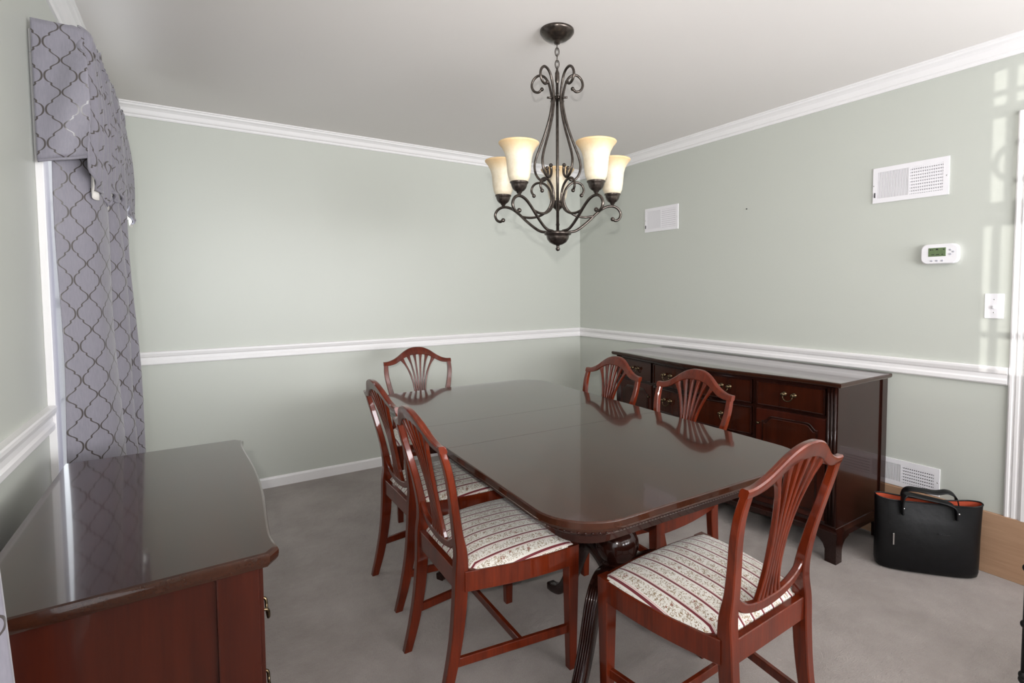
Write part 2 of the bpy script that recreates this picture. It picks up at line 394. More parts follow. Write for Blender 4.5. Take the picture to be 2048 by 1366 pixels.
window(1, W1); window(2, W2); w3 = window(3, W3, cols=1, rows=1, sill=False, sun_blind=False)
def grille(n, ya, yb, za, zb, mat): return box(n, Vector((XL-0.075, ya-1.33, za+0.052))-w3.location, Vector((XL-0.055, yb-1.33, zb+0.052))-w3.location, mat, w3)  # unseen bars, laid out by where their shadows land on the right wall
grille('mullion', -3.130, -3.104, 0.94, 1.62, M['trim']); grille('mullion', -3.168, -3.140, 1.72, 2.335, M['trim'])
grille('upper_stile', -3.088, -3.040, 1.62, 2.335, M['trim']); grille('transom', -4.16, -3.042, 1.615, 1.725, M['trim'])  # upper strip added to block sun along one edge of the patch
grille('glazing_bar', -4.16, -3.042, 1.10, 1.13, M['trim']); grille('glazing_bar', -4.16, -3.042, 2.198, 2.226, M['trim']); grille('glazing_bar', -4.16, -3.042, 2.10, 2.16, M['trim'])
for yc in (-3.188, -3.42, -3.65):  # unseen rings, added to throw curved shadows onto the right wall
    tube('scroll_ring', [Vector((XL-0.065, yc-1.33+0.085*math.cos(2*PI*i/28), 1.895+0.052+0.085*math.sin(2*PI*i/28)))-w3.location for i in range(28)], 0.013, M['bronze'], w3, 8, closed=True)
# door and its fluted casing at the right end of the right wall
de = empty('door_1', (0, -3.65, ZB)); de['kind'] = 'structure'; do = Vector((0, -3.65, ZB))
def db(n, lo, hi, mat, bev=0.002, par=de): return box(n, Vector(lo)-do, Vector(hi)-do, mat, par, bev)
def casing_prof(y, w, sgn):
    fl = [(0, 0), (0.010, 0.0), (0.014, 0.006), (0.014, 0.014), (0.010, 0.018), (0.010, 0.024), (0.014, 0.028), (0.014, 0.038), (0.010, 0.042), (0.010, 0.048), (0.016, 0.054), (0.020, 0.062), (0.020, w), (0, w)]
    return [(d, y+sgn*q) for d, q in fl]
def vcasing(y, sgn):
    pr = casing_prof(y, 0.077, sgn); n = len(pr); v = [Vector((-d, q, z))-do for z in (ZB, 2.112) for d, q in pr]
    f = [(i, (i+1) % n, n+(i+1) % n, n+i) for i in range(n)] + [tuple(range(n)), tuple(range(2*n-1, n-1, -1))]
    return obj('casing', pyd('casing', v, f), M['trim'], de)
vcasing(-3.158, -1); vcasing(-4.137, 1)
db('head_casing', (-0.021, -4.06, 2.035), (0, -3.235, 2.112), M['trim'])
dl = db('door_leaf', (0.03, -4.055, ZB+0.01), (0.065, -3.242, 2.03), M['trim'])
for a, b in ((-3.99, -3.68), (-3.61, -3.31)):
    for c, d_ in ((0.42, 0.98), (1.08, 1.55), (1.63, 1.93)):
        pb = box('door_panel', Vector((0.024, a, c))-do, Vector((0.034, b, d_))-do, M['trim'], dl, 0.006)
for z in (0.47, 1.15, 1.85):
    hg = tube('hinge', [Vector((0.006, -3.240, z))-do, Vector((0.006, -3.240, z+0.09))-do], 0.007, M['nickel'], de, 8)
# air registers on the right wall
def register(y0, y1, z0, z1, label, dark):
    e = empty('wall_vent', (0, (y0+y1)/2, z0), label=label, cat='vent', group='air registers on the right wall')
    o = Vector((0, (y0+y1)/2, z0)); f = 0.024; d = 0.006
    box('backing', Vector((-0.002, y0+f, z0+f))-o, Vector((0, y1-f, z1-f))-o, M['gap'] if dark else paint('register_shade', srgb(170, 168, 172), 0.7), e)
    bm = bmesh.new()
    for lo, hi in (((-d, y0, z0), (0, y1, z0+f)), ((-d, y0, z1-f), (0, y1, z1)), ((-d, y0, z0+f), (0, y0+f, z1-f)), ((-d, y1-f, z0+f), (0, y1, z1-f))):
        bm_box(bm, Vector(lo)-o, Vector(hi)-o)
    obj('frame', finish(bm, 'frame'), M['white'], e)
    ym = (y0+y1)/2
    box('divider', Vector((-d, ym-0.004, z0+f))-o, Vector((0, ym+0.004, z1-f))-o, M['white'], e)
    # half towards the back corner: fine vertical louvres ; near half: louvres crossed by bars
    bm = bmesh.new(); y = ym+0.006
    while y < y1-f-0.003:
        bm_box(bm, Vector((-d+0.001, y, z0+f))-o, Vector((-0.001, y+0.0034, z1-f))-o); y += 0.0056
    tag(obj('louvre_fins', finish(bm, 'fins'), M['white'], e), kind='stuff')
    bm = bmesh.new(); z = z0+f+0.003; st = 0.0155
    while z < z1-f:
        bm_box(bm, Vector((-d+0.001, y0+f, z))-o, Vector((-0.001, ym-0.004, min(z+0.0105, z1-f)))-o); z += st
    y = y0+f+0.004
    while y < ym-0.006:
        bm_box(bm, Vector((-d+0.0005, y, z0+f))-o, Vector((-0.0015, y+0.0022, z1-f))-o); y += 0.0095
    tag(obj('louvre_grid', finish(bm, 'grid'), M['white'], e), kind='stuff')
    box('damper_lever', Vector((-d-0.006, y1-0.013, z0+0.03))-o, Vector((-d, y1-0.010, z0+0.055))-o, M['gap'], e)
    for yy in (y0+0.008, y1-0.006):
        lathe('screw', [(0.0, 0.0), (0.003, 0.0), (0.003, 0.001)], M['nickel'], e, 10, (0, 0, 0)).matrix_local = Matrix.Translation(Vector((-d-0.0012, yy, (z0+z1)/2))-o) @ Matrix.Rotation(PI/2, 4, 'Y')
register(-2.907, -2.567, 1.787, 1.972, 'large white air register high on the wall above the thermostat', False)
register(-1.208, -0.861, 1.79, 1.978, 'small-looking white air register high on the wall nearest the room corner', False)
register(-2.909, -2.57, ZB+0.003, ZB+0.142, 'low white air register just above the oak board behind the handbag', True)
# thermostat
e = empty('thermostat', (0, -2.883, 1.4995), label='white thermostat with green screen on the right wall', cat='thermostat')
def rr(w, h, r, n=6, bow=0.0):
    pts = []
    for cx, cy, a0 in ((w/2-r, h/2-r, 0), (-w/2+r, h/2-r, PI/2), (-w/2+r, -h/2+r, PI), (w/2-r, -h/2+r, 1.5*PI)):
        for i in range(n+1):
            a = a0+PI/2*i/n; pts.append((cx+r*math.cos(a), cy+r*math.sin(a)))
    return [(x + (bow*(1-(2*y/h)**2) if x > 0 else -bow*(1-(2*y/h)**2)), y + bow*0.5*(1-(2*x/w)**2)*(1 if y > 0 else -1)) for x, y in pts]
def plate(name, w, h, r, d0, d1, mat, par, c=(0, 0), ins=0.0015, bow=0.0):
    P = rr(w, h, r, bow=bow); sc = lambda k: [(x*(1-2*k/w)+c[0], y*(1-2*k/h)+c[1]) for x, y in P]
    rings = [[Vector((-d, a, b)) for a, b in sc(kk)] for d, kk in ((d0, 0), (d1-ins, 0), (d1, ins))]
    return outline(name, rings, mat, par)
plate('body', 0.148, 0.094, 0.022, 0.0, 0.026, M['white'], e, ins=0.004, bow=0.004)
lcd = NT('lcd_green'); lcd.set(Roughness=0.3); lcd.l(lcd.mix(lcd.noise(lcd.coord(), 120, 1), srgb(88, 108, 74), srgb(112, 130, 92)), lcd.b.inputs['Base Color'])
sc_ = plate('screen', 0.074, 0.042, 0.002, 0.025, 0.0275, lcd.m, e, (0.008, 0.009))
for yy, zz, ww, hh in ((0.034, 0.021, 0.006, 0.005), (0.026, 0.021, 0.003, 0.005), (0.008, 0.022, 0.010, 0.006), (-0.02, 0.021, 0.006, 0.004), (0.025, -0.003, 0.012, 0.003), (0.005, -0.003, 0.014, 0.003), (-0.014, -0.003, 0.008, 0.003)):
    plate('screen_mark', ww, hh, 0.0008, 0.027, 0.0279, M['gap'], sc_, (yy, zz), 0.0002)
for yy, zz in ((-0.046, 0.018), (-0.046, -0.003), (-0.058, 0.008), (0.030, -0.033), (0.008, -0.033), (-0.014, -0.033)):
    plate('button', 0.011, 0.008, 0.0035, 0.024, 0.0285, paint('grey_button', srgb(176, 176, 184), 0.5), e, (yy, zz))
# light switch
e = empty('light_switch', (0, -3.096, 1.2485), label='white light switch plate beside the door casing', cat='switch')
plate('plate', 0.070, 0.114, 0.004, 0.0, 0.006, M['white'], e)
box('toggle', (-0.016, -0.004, -0.012), (-0.005, 0.004, 0.003), M['white'], e, 0.002)
for zz in (0.03, -0.03): plate('screw', 0.006, 0.006, 0.0028, 0.005, 0.0068, M['nickel'], e, (0, zz), 0.0004)
n_ = tag(tube('nail', [(0, -1.794, 1.861), (-0.006, -1.794, 1.861)], 0.0035, M['gap']), 'tiny dark nail in the right wall between the two high air registers', 'nail')

# ------------------------------------------------------------------ dining chairs
def back_y(u, z):           # plane of the chair back: raked and bowed
    t = (z-0.45)/0.5
    return -0.188 - 0.045*t - 0.065*t*t - 0.006*t*(1-(u/0.225)**2)
def ribbon(name, pts, wid, thick, mat, par, ch=0.003, n=4, taper=None):
    """bar lying in the chair back: pts (u, z), wid = in-plane width (value or list), thick = front-to-back"""
    W_ = wid if isinstance(wid, list) else [wid]*len(pts)
    C = catmull([(p[0], p[1], w_) for p, w_ in zip(pts, W_)], n); secs = []
    for i, p in enumerate(C):
        a, b = C[max(0, i-1)], C[min(len(C)-1, i+1)]
        t = Vector((b.x-a.x, b.y-a.y)).normalized(); nn = Vector((-t.y, t.x))
        e_ = 0.004
        dy = (back_y(p.x+nn.x*e_, p.y+nn.y*e_)-back_y(p.x, p.y))/e_
        secs.append((Vector((p.x, back_y(p.x, p.y), p.y)), Vector((nn.x, dy, nn.y))*(p.z/2), Vector((0, thick/2, 0))))
    return loft_rect(name, secs, mat, par, ch, True)
def shade_auto(o, ang=40):
    me = o.data
    me.polygons.foreach_set('use_smooth', [True]*len(me.polygons))
    bm = bmesh.new(); bm.from_mesh(me)
    for ed in bm.edges:
        if len(ed.link_faces) == 2 and (ed.calc_face_angle(0) > math.radians(ang) or any(len(f.verts) > 12 for f in ed.link_faces)): ed.smooth = False
    bm.to_mesh(me); bm.free(); return o
def side_x(y):              # half width of the seat frame
    t = (y+0.20)/0.42; return 0.193 + (0.252-0.193)*t + 0.018*math.sin(PI*min(max(t, 0), 1))
def make_chair():
    c = empty('dining_chair'); wd = M['wood_chair']
    for s in (-1, 1):
        # front leg: square, tapering
        shade_auto(loft_rect('leg', [(Vector((s*0.230, 0.198, 0)), Vector((0.0145, 0, 0)), Vector((0, 0.0145, 0))), (Vector((s*0.230, 0.198, 0.37)), Vector((0.021, 0, 0)), Vector((0, 0.021, 0))),
                           (Vector((s*0.230, 0.198, 0.447)), Vector((0.022, 0, 0)), Vector((0, 0.022, 0)))], wd, c, 0.002))
        # rear leg running on into the shield stile
        key = [(0.168, -0.262, 0.0, .0135, .015), (0.169, -0.235, 0.10, .0145, .018), (0.171, -0.212, 0.22, .0155, .020), (0.174, -0.200, 0.34, .0165, .022), (0.176, -0.196, 0.44, .017, .022),
               (0.172, None, 0.50, .0175, .019), (0.170, None, 0.56, .0165, .015), (0.181, None, 0.64, .0155, .013), (0.199, None, 0.72, .0145, .012), (0.2105, None, 0.79, .0135, .0115), (0.2095, None, 0.850, .0125, .011)]
        P = catmull([(a, b if b is not None else back_y(a, z), z) for a, b, z, _, _ in key], 4)
        Q = catmull([(d, e_, 0) for *_, d, e_ in key], 4)
        secs = [(Vector((s*p.x, p.y, p.z)), Vector((q_.x, 0, 0)), Vector((0, q_.y, 0))) for p, q_ in zip(P, Q)]
        shade_auto(loft_rect('leg', secs, wd, c, 0.003))
        # bowed side rail
        rg = []; n = 9
        for k in range(n):
            y = -0.185+0.375*k/(n-1); x = side_x(y); dx = (side_x(y+.01)-side_x(y-.01))/.02; nn = Vector((1, -dx, 0)).normalized()
            cpt = Vector((x-0.011, y, 0.412)); cpt.x *= s; nn.x *= s
            rg.append((cpt, nn*0.011, Vector((0, 0, 0.033))))
        shade_auto(loft_rect('side_rail', rg, wd, c, 0.002))
        shade_auto(loft_rect('stretcher', [(Vector((s*0.171, -0.222, 0.145)), Vector((0.008, 0, 0)), Vector((0, 0, 0.0145))), (Vector((s*0.229, 0.198, 0.145)), Vector((0.008, 0, 0)), Vector((0, 0, 0.0145)))], wd, c, 0.002))
    loft_rect('stretcher', [(Vector((-0.202, 0.01, 0.146)), Vector((0, 0.008, 0)), Vector((0, 0, 0.0135))), (Vector((0.202, 0.01, 0.146)), Vector((0, 0.008, 0)), Vector((0, 0, 0.0135)))], wd, c, 0.002)
    rg = []
    for k in range(9):
        x = -0.212+0.424*k/8; y = 0.206+0.014*(1-(x/0.23)**2)
        rg.append((Vector((x, y, 0.412)), Vector((0, 0.011, 0)), Vector((0, 0, 0.033))))
    shade_auto(loft_rect('front_rail', rg, wd, c, 0.002))
    loft_rect('rear_rail', [(Vector((-0.165, -0.200, 0.412)), Vector((0, 0.011, 0)), Vector((0, 0, 0.033))), (Vector((0.165, -0.200, 0.412)), Vector((0, 0.011, 0)), Vector((0, 0, 0.033)))], wd, c, 0.002)
    # crest rail: serpentine with square ears
    top = smooth_tab([(0, .953), (.03, .951), (.06, .942), (.09, .926), (.12, .904), (.15, .885), (.18, .873), (.205, .868), (.224, .868)], 40)
    bot = smooth_tab([(0, .905), (.03, .904), (.06, .898), (.09, .886), (.12, .868), (.15, .852), (.18, .845), (.205, .8435), (.224, .844)], 40)
    us = [-0.224+0.448*i/44 for i in range(45)]; rings = []
    for u_ in us:
        zt, zb = interp(top, abs(u_)), interp(bot, abs(u_)); t_ = 0.012; yc = lambda z: back_y(u_, z)
        ch = 0.0045
        rings.append([Vector((u_, yc(z)+sg*tt, z)) for z, sg, tt in ((zb, -1, t_-.003), (zb+.003, -1, t_), (zt-ch, -1, t_), (zt, -1, t_-ch), (zt, 1, t_-ch), (zt-ch, 1, t_), (zb+.003, 1, t_), (zb, 1, t_-.003))])
    shade_auto(outline('crest_rail', rings, wd, c))
    # lower edge of the shield
    shade_auto(ribbon('shield_rail', [(-.168, .575), (-.158, .545), (-.135, .519), (-.10, .500), (-.05, .488), (0, .485), (.05, .488), (.10, .500), (.135, .519), (.158, .545), (.168, .575)], [.014, .020, .024, .026, .028, .030, .028, .026, .024, .020, .014], 0.020, wd, c))
    # six ribs fanning from a waisted splat
    for i in range(6):
        k_ = (i-2.5)
        zt = 0.905 - 0.0058*k_*k_
        hh = zt+.012-.74
        pts = [(k_*.0205, .496), (k_*.0165, .53), (k_*.0128, .575), (k_*.0120, .62), (k_*.0133, .68), (k_*.0175, .74), (k_*.0235, .74+hh*.36), (k_*.0310, .74+hh*.66), (k_*.0375, .74+hh*.86), (k_*.0420, .74+hh)]
        wd_ = [.013, .0105, .0118, .0122, .0118, .0110, .0105, .0110, .017, .028]
        shade_auto(ribbon('splat_rib', pts, wd_, 0.015, wd, c, 0.0025, 3))
    # seat cushion
    bm = bmesh.new(); nx, ny = 22, 20; vs = {}
    for j in range(ny+1):
        t = j/ny; y = -0.186+0.392*t
        for i in range(nx+1):
            s_ = -1+2*i/nx
            yy = y + 0.014*(1-s_*s_)*t*t
            hw = side_x(y)-0.006
            if t < 0.1: hw = min(hw, 0.155+0.4*t)
            prof = (1-abs(s_)**3.2)*(1-abs(2*t-1)**3.2)
            rim_ = (1-abs(s_)**16)*(1-abs(2*t-1)**16)
            z = 0.444 + 0.012*rim_**0.5 + 0.032*prof
            vs[i, j] = bm.verts.new((s_*hw, yy, z))
    for j in range(ny):
        for i in range(nx): bm.faces.new((vs[i, j], vs[i+1, j], vs[i+1, j+1], vs[i, j+1]))
    lo = []
    for (i, j) in [(i, 0) for i in range(nx+1)]+[(nx, j) for j in range(1, ny+1)]+[(i, ny) for i in range(nx-1, -1, -1)]+[(0, j) for j in range(ny-1, 0, -1)]:
        v = vs[i, j]; lo.append((v, bm.verts.new((v.co.x, v.co.y, 0.425))))
    for a, b in zip(lo, lo[1:]+lo[:1]): bm.faces.new((a[0], b[0], b[1], a[1]))
    bm.faces.new([b for a, b in lo])
    obj('seat', finish(bm, 'seat'), M['seat'], c, True)
    return c
def copy_tree(o, parent=None):
    q_ = o.copy(); COL.objects.link(q_); q_.parent = parent
    for ch in list(o.children): copy_tree(ch, q_)
    return q_
chair0 = make_chair()
chairs = [((-2.186, -2.268), -91.0, 'striped-seat shield-back chair at the left of the table, nearest the camera'),
          ((-2.132, -1.670), -89.8, 'shield-back chair on the left of the table, farther from the camera'),
          ((-1.860, -0.852), 173.5, 'shield-back chair at the far end of the table, front of its back facing the camera'),
          ((-1.790, -2.926), 1.2, 'shield-back chair at the near end of the table, back turned towards the camera'),
          ((-1.374, -1.713), 90.0, 'shield-back chair on the sideboard side of the table, nearer the room corner'),
          ((-1.384, -2.292), 89.0, 'shield-back chair on the sideboard side of the table, nearer the camera')]
protos = list(chair0.children)
for i, (xy, a, lab) in enumerate(chairs):
    c = chair0 if i == 0 else copy_tree(chair0)
    c.location = (xy[0], xy[1], 0); c.rotation_euler = (0, 0, math.radians(a))
    tag(c, lab, 'chair', 'mahogany shield-back dining chairs')

# ------------------------------------------------------------------ dining table
T = empty('dining_table', (-1.775, -2.018, 0), math.radians(-1.8), 'long dark mahogany double-pedestal dining table with rounded corners', 'table')
TW, TL, TR = 1.06, 1.925, 0.17
def table_outline(ins):
    w_, l_, r_ = TW/2-ins, TL/2-ins, TR-ins; pts = []
    for cx, cy, a0 in ((w_-r_, l_-r_, 0), (-w_+r_, l_-r_, PI/2), (-w_+r_, -l_+r_, PI), (w_-r_, -l_+r_, 1.5*PI)):
        for i in range(13):
            a = a0+PI/2*i/12; pts.append((cx+r_*math.cos(a), cy+r_*math.sin(a)))
    return pts
LV = [(0.755, 0.004), (0.7535, 0.0015), (0.751, 0.0), (0.735, 0.0), (0.731, 0.003), (0.727, 0.004), (0.724, 0.010)]
def cut_board(name, ya, yb):
    rings = []
    for z, ins in LV[::-1]:
        P = [(x, y) for x, y in table_outline(ins)]
        rings.append([Vector((x, y, z)) for x, y in P])
    n = len(rings[0]); bm = bmesh.new()
    R = [[bm.verts.new(p) for p in r_] for r_ in rings]
    for A, B in zip(R, R[1:]):
        for i in range(n): bm.faces.new((A[i], A[(i+1) % n], B[(i+1) % n], B[i]))
    bm.faces.new(R[0][::-1]); bm.faces.new(R[-1])
    for y, sg in ((ya, -1), (yb, 1)):
        if y is None: continue
        g = bm.verts[:]+bm.edges[:]+bm.faces[:]
        res_ = bmesh.ops.bisect_plane(bm, geom=g, plane_co=(0, y, 0), plane_no=(0, sg, 0), clear_outer=True)
        ed = [e_ for e_ in res_['geom_cut'] if isinstance(e_, bmesh.types.BMEdge)]
        bmesh.ops.edgeloop_fill(bm, edges=ed)
    return shade_auto(obj(name, finish(bm, name), M['wood_top'], T), 30)
cut_board('tabletop_end', 0.1636, None); cut_board('tabletop_leaf', -0.1664, 0.1620); cut_board('tabletop_end', None, -0.1680)
# apron
pa, pb = table_outline(0.026), table_outline(0.082)
outline('apron', [[Vector((x, y, z)) for x, y in q_] for z, q_ in ((0.726, pa), (0.712, pa), (0.704, table_outline(0.034)), (0.694, table_outline(0.060)), (0.668, table_outline(0.066)), (0.668, pb), (0.726, pb))], M['wood_dark'], T, cap=False)
beads = bmesh.new()
pth = table_outline(0.0265); L_ = 0
for (x0, y0), (x1, y1) in zip(pth, pth[1:]+pth[:1]):
    dd = math.hypot(x1-x0, y1-y0); m_ = max(1, int(dd/0.011))
    for k_ in range(m_):
        x, y = x0+(x1-x0)*k_/m_, y0+(y1-y0)*k_/m_
        bmesh.ops.create_icosphere(beads, subdivisions=1, radius=0.0042, matrix=Matrix.Translation((x, y, 0.7135)))
tag(obj('apron_beading', finish(beads, 'beading'), M['wood_dark'], T, True), kind='stuff')
# pedestals
for yp, a0 in ((-0.50, -90), (0.50, -90)):
    ct = (0.0, yp, 0)
    box('top_block', (-0.28, yp-0.045, 0.64), (0.28, yp+0.045, 0.724), M['wood_dark'], T, 0.006)
    lathe('column', [(0.0, .645), (.055, .645), (.057, .63), (.046, .622), (.036, .605), (.032, .56), (.036, .51), (.048, .492), (.050, .482), (.040, .474), (.044, .462), (.064, .445), (.078, .418), (.080, .392), (.070, .362), (.052, .342), (.046, .334), (.056, .326), (.060, .318), (.060, .225), (.050, .205), (.030, .195), (0, .19)], M['wood_dark'], T, 32, ct)
    for da in (-61, 61, 180):
        a = math.radians(a0+da); dv = Vector((math.cos(a), math.sin(a), 0)); sv = Vector((-dv.y, dv.x, 0))
        key = [(.035, .285, .024, .030), (.085, .318, .025, .029), (.135, .334, .025, .027), (.178, .326, .024, .026), (.212, .292, .024, .025), (.243, .235, .023, .024), (.274, .17, .022, .023), (.315, .105, .021, .022), (.365, .045, .020, .020), (.420, .022, .019, .018), (.455, .018, .019, .016)]
        P = catmull([(r_, z, 0) for r_, z, *_ in key], 4); Q = catmull([(a_, b_, 0) for _, _, a_, b_ in key], 4); secs = []
        for i in range(len(P)):
            t = (P[min(i+1, len(P)-1)]-P[max(i-1, 0)]).normalized(); nn = Vector((-t.y, t.x))
            secs.append((Vector(ct)+dv*P[i].x+Vector((0, 0, P[i].y)), sv*Q[i].x, (dv*nn.x+Vector((0, 0, nn.y)))*Q[i].y))
        lg = shade_auto(loft_rect('leg', secs, M['wood_dark'], T, 0.004), 50)
        # reeding along the top face of the leg
        for rk in (-2, -1, 0, 1, 2):
            pp = [secs[i][0]+secs[i][2]*1.0+secs[i][1]*(rk*0.36) for i in range(13, len(secs)-10)]
            tube('reed', pp, lambda t_: 0.0042*(1-0.9*max(0, (t_-0.75)/0.25)), M['wood_dark'], lg, 6)

# ------------------------------------------------------------------ sideboard
SB = empty('sideboard', (-0.29, -1.882, 0), 0, 'dark mahogany bow-front sideboard with brass pulls against the right wall', 'sideboard')
so = Vector((-0.29, -1.882, 0)); SY = 0.785
def bow(y):                  # local x of the case front
    t = abs(y)/0.80; return -0.228 - 0.085*(math.cos(PI*min(t, 1.0))*0.5+0.5)
def slab(name, y0, y1, z0, z1, off, th, mat, par, n=14, ch=0.004, shape=None):
    """curved board following the bow; off = how proud of the case front"""
    rings = []
    for i in range(n+1):
        y = y0+(y1-y0)*i/n; x = bow(y)-off; a, b = z0, z1
        if shape: a, b = shape((y-y0)/(y1-y0), z0, z1)
        c_ = ch if 0 < i < n else ch
        rings.append([Vector((x+th, y, a)), Vector((x+th, y, b)), Vector((x+ch, y, b)), Vector((x, y, b-ch)), Vector((x, y, a+ch)), Vector((x+ch, y, a))])
    return shade_auto(outline(name, rings, mat, par), 30)
def top_ring(ins, z):
    pts = []; n = 30; b = 0.81-ins
    for i in range(n+1):
        y = b-2*b*i/n; pts.append(Vector((bow(y)-0.028+ins, y, z)))
    return [Vector((0.268-ins*0, -b, z))]+[Vector((0.268-ins*0, b, z))]+pts
shade_auto(outline('top', [top_ring(i, z) for z, i in ((.862, .006), (.866, .002), (.872, 0), (.880, 0), (.884, .003), (.885, .006))], M['wood_top'], SB), 30)
# case
def case_ring(z, e_=0.0):
    n = 30; b = SY+e_; return [Vector((0.262, -b, z)), Vector((0.262, b, z))]+[Vector((bow(b-2*b*i/n)-e_, b-2*b*i/n, z)) for i in range(n+1)]
shade_auto(outline('body', [case_ring(.165), case_ring(.862)], M['wood_dark'], SB), 30)
shade_auto(outline('base_moulding', [case_ring(.125, .014), case_ring(.150, .014), case_ring(.158, .008), case_ring(.168, .004), case_ring(.170, 0.0)], M['wood_dark'], SB), 30)
for s in (-1, 1):
    box('rear_stile', (0.205, s*SY-0.004 if s > 0 else -SY-0.008, 0.17), (0.262, SY+0.008 if s > 0 else -SY+0.004, 0.862), M['wood_dark'], SB, 0.002)
    # reeded corner post
    for dy in (0.004, 0.020, 0.036):
        y = s*(SY-0.008-dy); tube('reed', [(bow(y)-0.002, y, 0.18), (bow(y)-0.002, y, 0.86)], 0.0065, M['wood_dark'], SB, 10)
for s, xa in ((-1, -1), (1, -1), (-1, 1), (1, 1)):
    y1 = s*(SY+0.012); 
    x1 = bow(SY)-0.014 if xa < 0 else 0.255
    bm = bmesh.new()
    prof = [(0, 0), (0.055, 0), (0.055, 0.06), (0.065, 0.085), (0.085, 0.105), (0.12, 0.116), (0.12, 0.126), (0, 0.126)]
    f1 = [Vector((x1-xa*0.0 + (p_ if xa < 0 else -p_), y1, z)) for p_, z in prof]
    for base_ in ('x', 'y'):
        if base_ == 'x': A = f1; B = [v+Vector((0, -s*0.02, 0)) for v in f1]
        else:
            sg_ = 1 if xa < 0 else -1
            A = [Vector((x1+sg_*.0006, y1-s*max(p_, .0194), z)) for p_, z in prof]; B = [v+Vector((sg_*.02, 0, 0)) for v in A]
        a_ = [bm.verts.new(v) for v in A]; b_ = [bm.verts.new(v) for v in B]; n = len(a_)
        for i in range(n): bm.faces.new((a_[i], a_[(i+1) % n], b_[(i+1) % n], b_[i]))
        bm.faces.new(a_); bm.faces.new(b_[::-1])
    obj('foot', finish(bm, 'foot'), M['wood_dark'], SB)
def bail(par, y, z, off=0.016, w_=0.052):
    x = bow(y)-off; e_ = bmesh.new()
    for s in (-1, 1):
        m_ = Matrix.Translation((x, y+s*w_/2, z)) @ Matrix.Rotation(-PI/2, 4, 'Y')
        r_ = bmesh.new(); bm_lathe(r_, [(0, 0), (.0125, 0), (.0135, .002), (.010, .0045), (.005, .007), (.0045, .013), (.0085, .017), (.010, .021), (.0085, .025), (0, .027)], 14)
        for v in r_.verts: v.co = m_ @ v.co
        tmp = bpy.data.meshes.new('t'); r_.to_mesh(tmp); r_.free(); e_.from_mesh(tmp); bpy.data.meshes.remove(tmp)
    pth_ = catmull([(x-.017, y-w_/2, z-.006), (x-.020, y-w_/2+.002, z-.018), (x-.022, y-w_/4, z-.029), (x-.022, y, z-.032), (x-.022, y+w_/4, z-.029), (x-.020, y+w_/2-.002, z-.018), (x-.017, y+w_/2, z-.006)], 4)
    bm_tube(e_, pth_, 0.0034, 8)
    return obj('bail_pull', finish(e_, 'bail'), M['brass'], par, True)
SEC = 0.375
for y0, y1, z0, z1, pulls in ((-SY+.055, -SEC-.012, .715, .846, 1), (SEC+.012, SY-.055, .715, .846, 1), (-SEC+.012, SEC-.012, .715, .846, 2), (-SEC+.012, SEC-.012, .545, .697, 2), (-SEC+.012, SEC-.012, .19, .528, 2)):
    dr = slab('drawer', y0, y1, z0, z1, 0.010, 0.02, M['wood_panel'], SB)
    # cock beading round the drawer
    for za, zb in ((z0, z0+.008), (z1-.008, z1)): slab('cock_bead', y0, y1, za, zb, 0.015, 0.012, M['wood_dark'], dr, ch=0.002)
    for ya, yb in ((y0, y0+.008), (y1-.008, y1)): slab('cock_bead', ya, yb, z0, z1, 0.015, 0.012, M['wood_dark'], dr, 2, 0.002)
    ym, zm = (y0+y1)/2, (z0+z1)/2+.012
    for yy in ([ym] if pulls == 1 else [ym-0.215, ym+0.215]): bail(dr, yy, zm)
for s in (-1, 1):
    y0, y1 = sorted((s*(SEC+.012), s*(SY-.055))); z0, z1 = .19, .697
    dr = slab('door', y0, y1, z0, z1, 0.010, 0.02, M['wood_case'], SB)
    m_ = 0.032
    pan = lambda t, a, b: (a+0.028*max(0, 1-min(t, 1-t)/0.13)**1.0*0, b-0.030*(1 if min(t, 1-t) < 0.06 else max(0, (1-(min(t, 1-t)-.06)/0.12))**2 if min(t, 1-t) < .18 else 0))
    slab('door_moulding', y0+m_, y1-m_, z0+m_, z1-m_, 0.0155, 0.012, M['wood_dark'], dr, 24, 0.003, pan)
    slab('door_panel', y0+m_+.010, y1-m_-.010, z0+m_+.010, z1-m_-.010, 0.0175, 0.012, M['wood_panel'], dr, 24, 0.003, pan)
    lathe('knob', [(0, 0), (.006, 0), (.006, .004), (.004, .008), (.008, .014), (.007, .018), (0, .02)], M['brass'], dr, 12).matrix_local = Matrix.Translation((bow(s*(SEC+.03))-.012, s*(SEC+.028), .62)) @ Matrix.Rotation(-PI/2, 4, 'Y')

# ------------------------------------------------------------------ serving chest on the left
CH = empty('serving_chest', (-3.17, -2.415, 0), 0, 'reddish mahogany serving chest with serpentine polished top beside the window', 'chest')
co = Vector((-3.17, -2.415, 0))
CB = -0.208                                   # local back
def serp(y, hw=0.45):                          # front edge, local x : oxbow with ears at the corners
    t = abs(y)/hw
    return interp(SERP, t)
SERP = smooth_tab([(0, 0.236), (.2, .235), (.4, .231), (.55, .227), (.68, .224), (.8, .222), (.9, .225), (1.0, .231), (1.2, .235)], 45)
def chest_ring(ins, z):
    hw = 0.448-ins; pts = [Vector((CB, -hw, z)), Vector((CB, hw, z))]; n = 40; r_ = 0.02
    for i in range(n+1):
        y = hw-2*hw*i/n; d_ = hw-abs(y); k_ = r_-math.sqrt(max(0, r_*r_-max(0, r_-d_)**2)) if d_ < r_ else 0
        pts.append(Vector((serp(y)-ins-k_, y, z)))
    return pts
shade_auto(outline('top', [chest_ring(i, z) for z, i in ((.820, .010), (.823, .004), (.829, .001), (.836, 0), (.843, 0), (.848, .002), (.850, .006))], M['wood_top'], CH), 30)
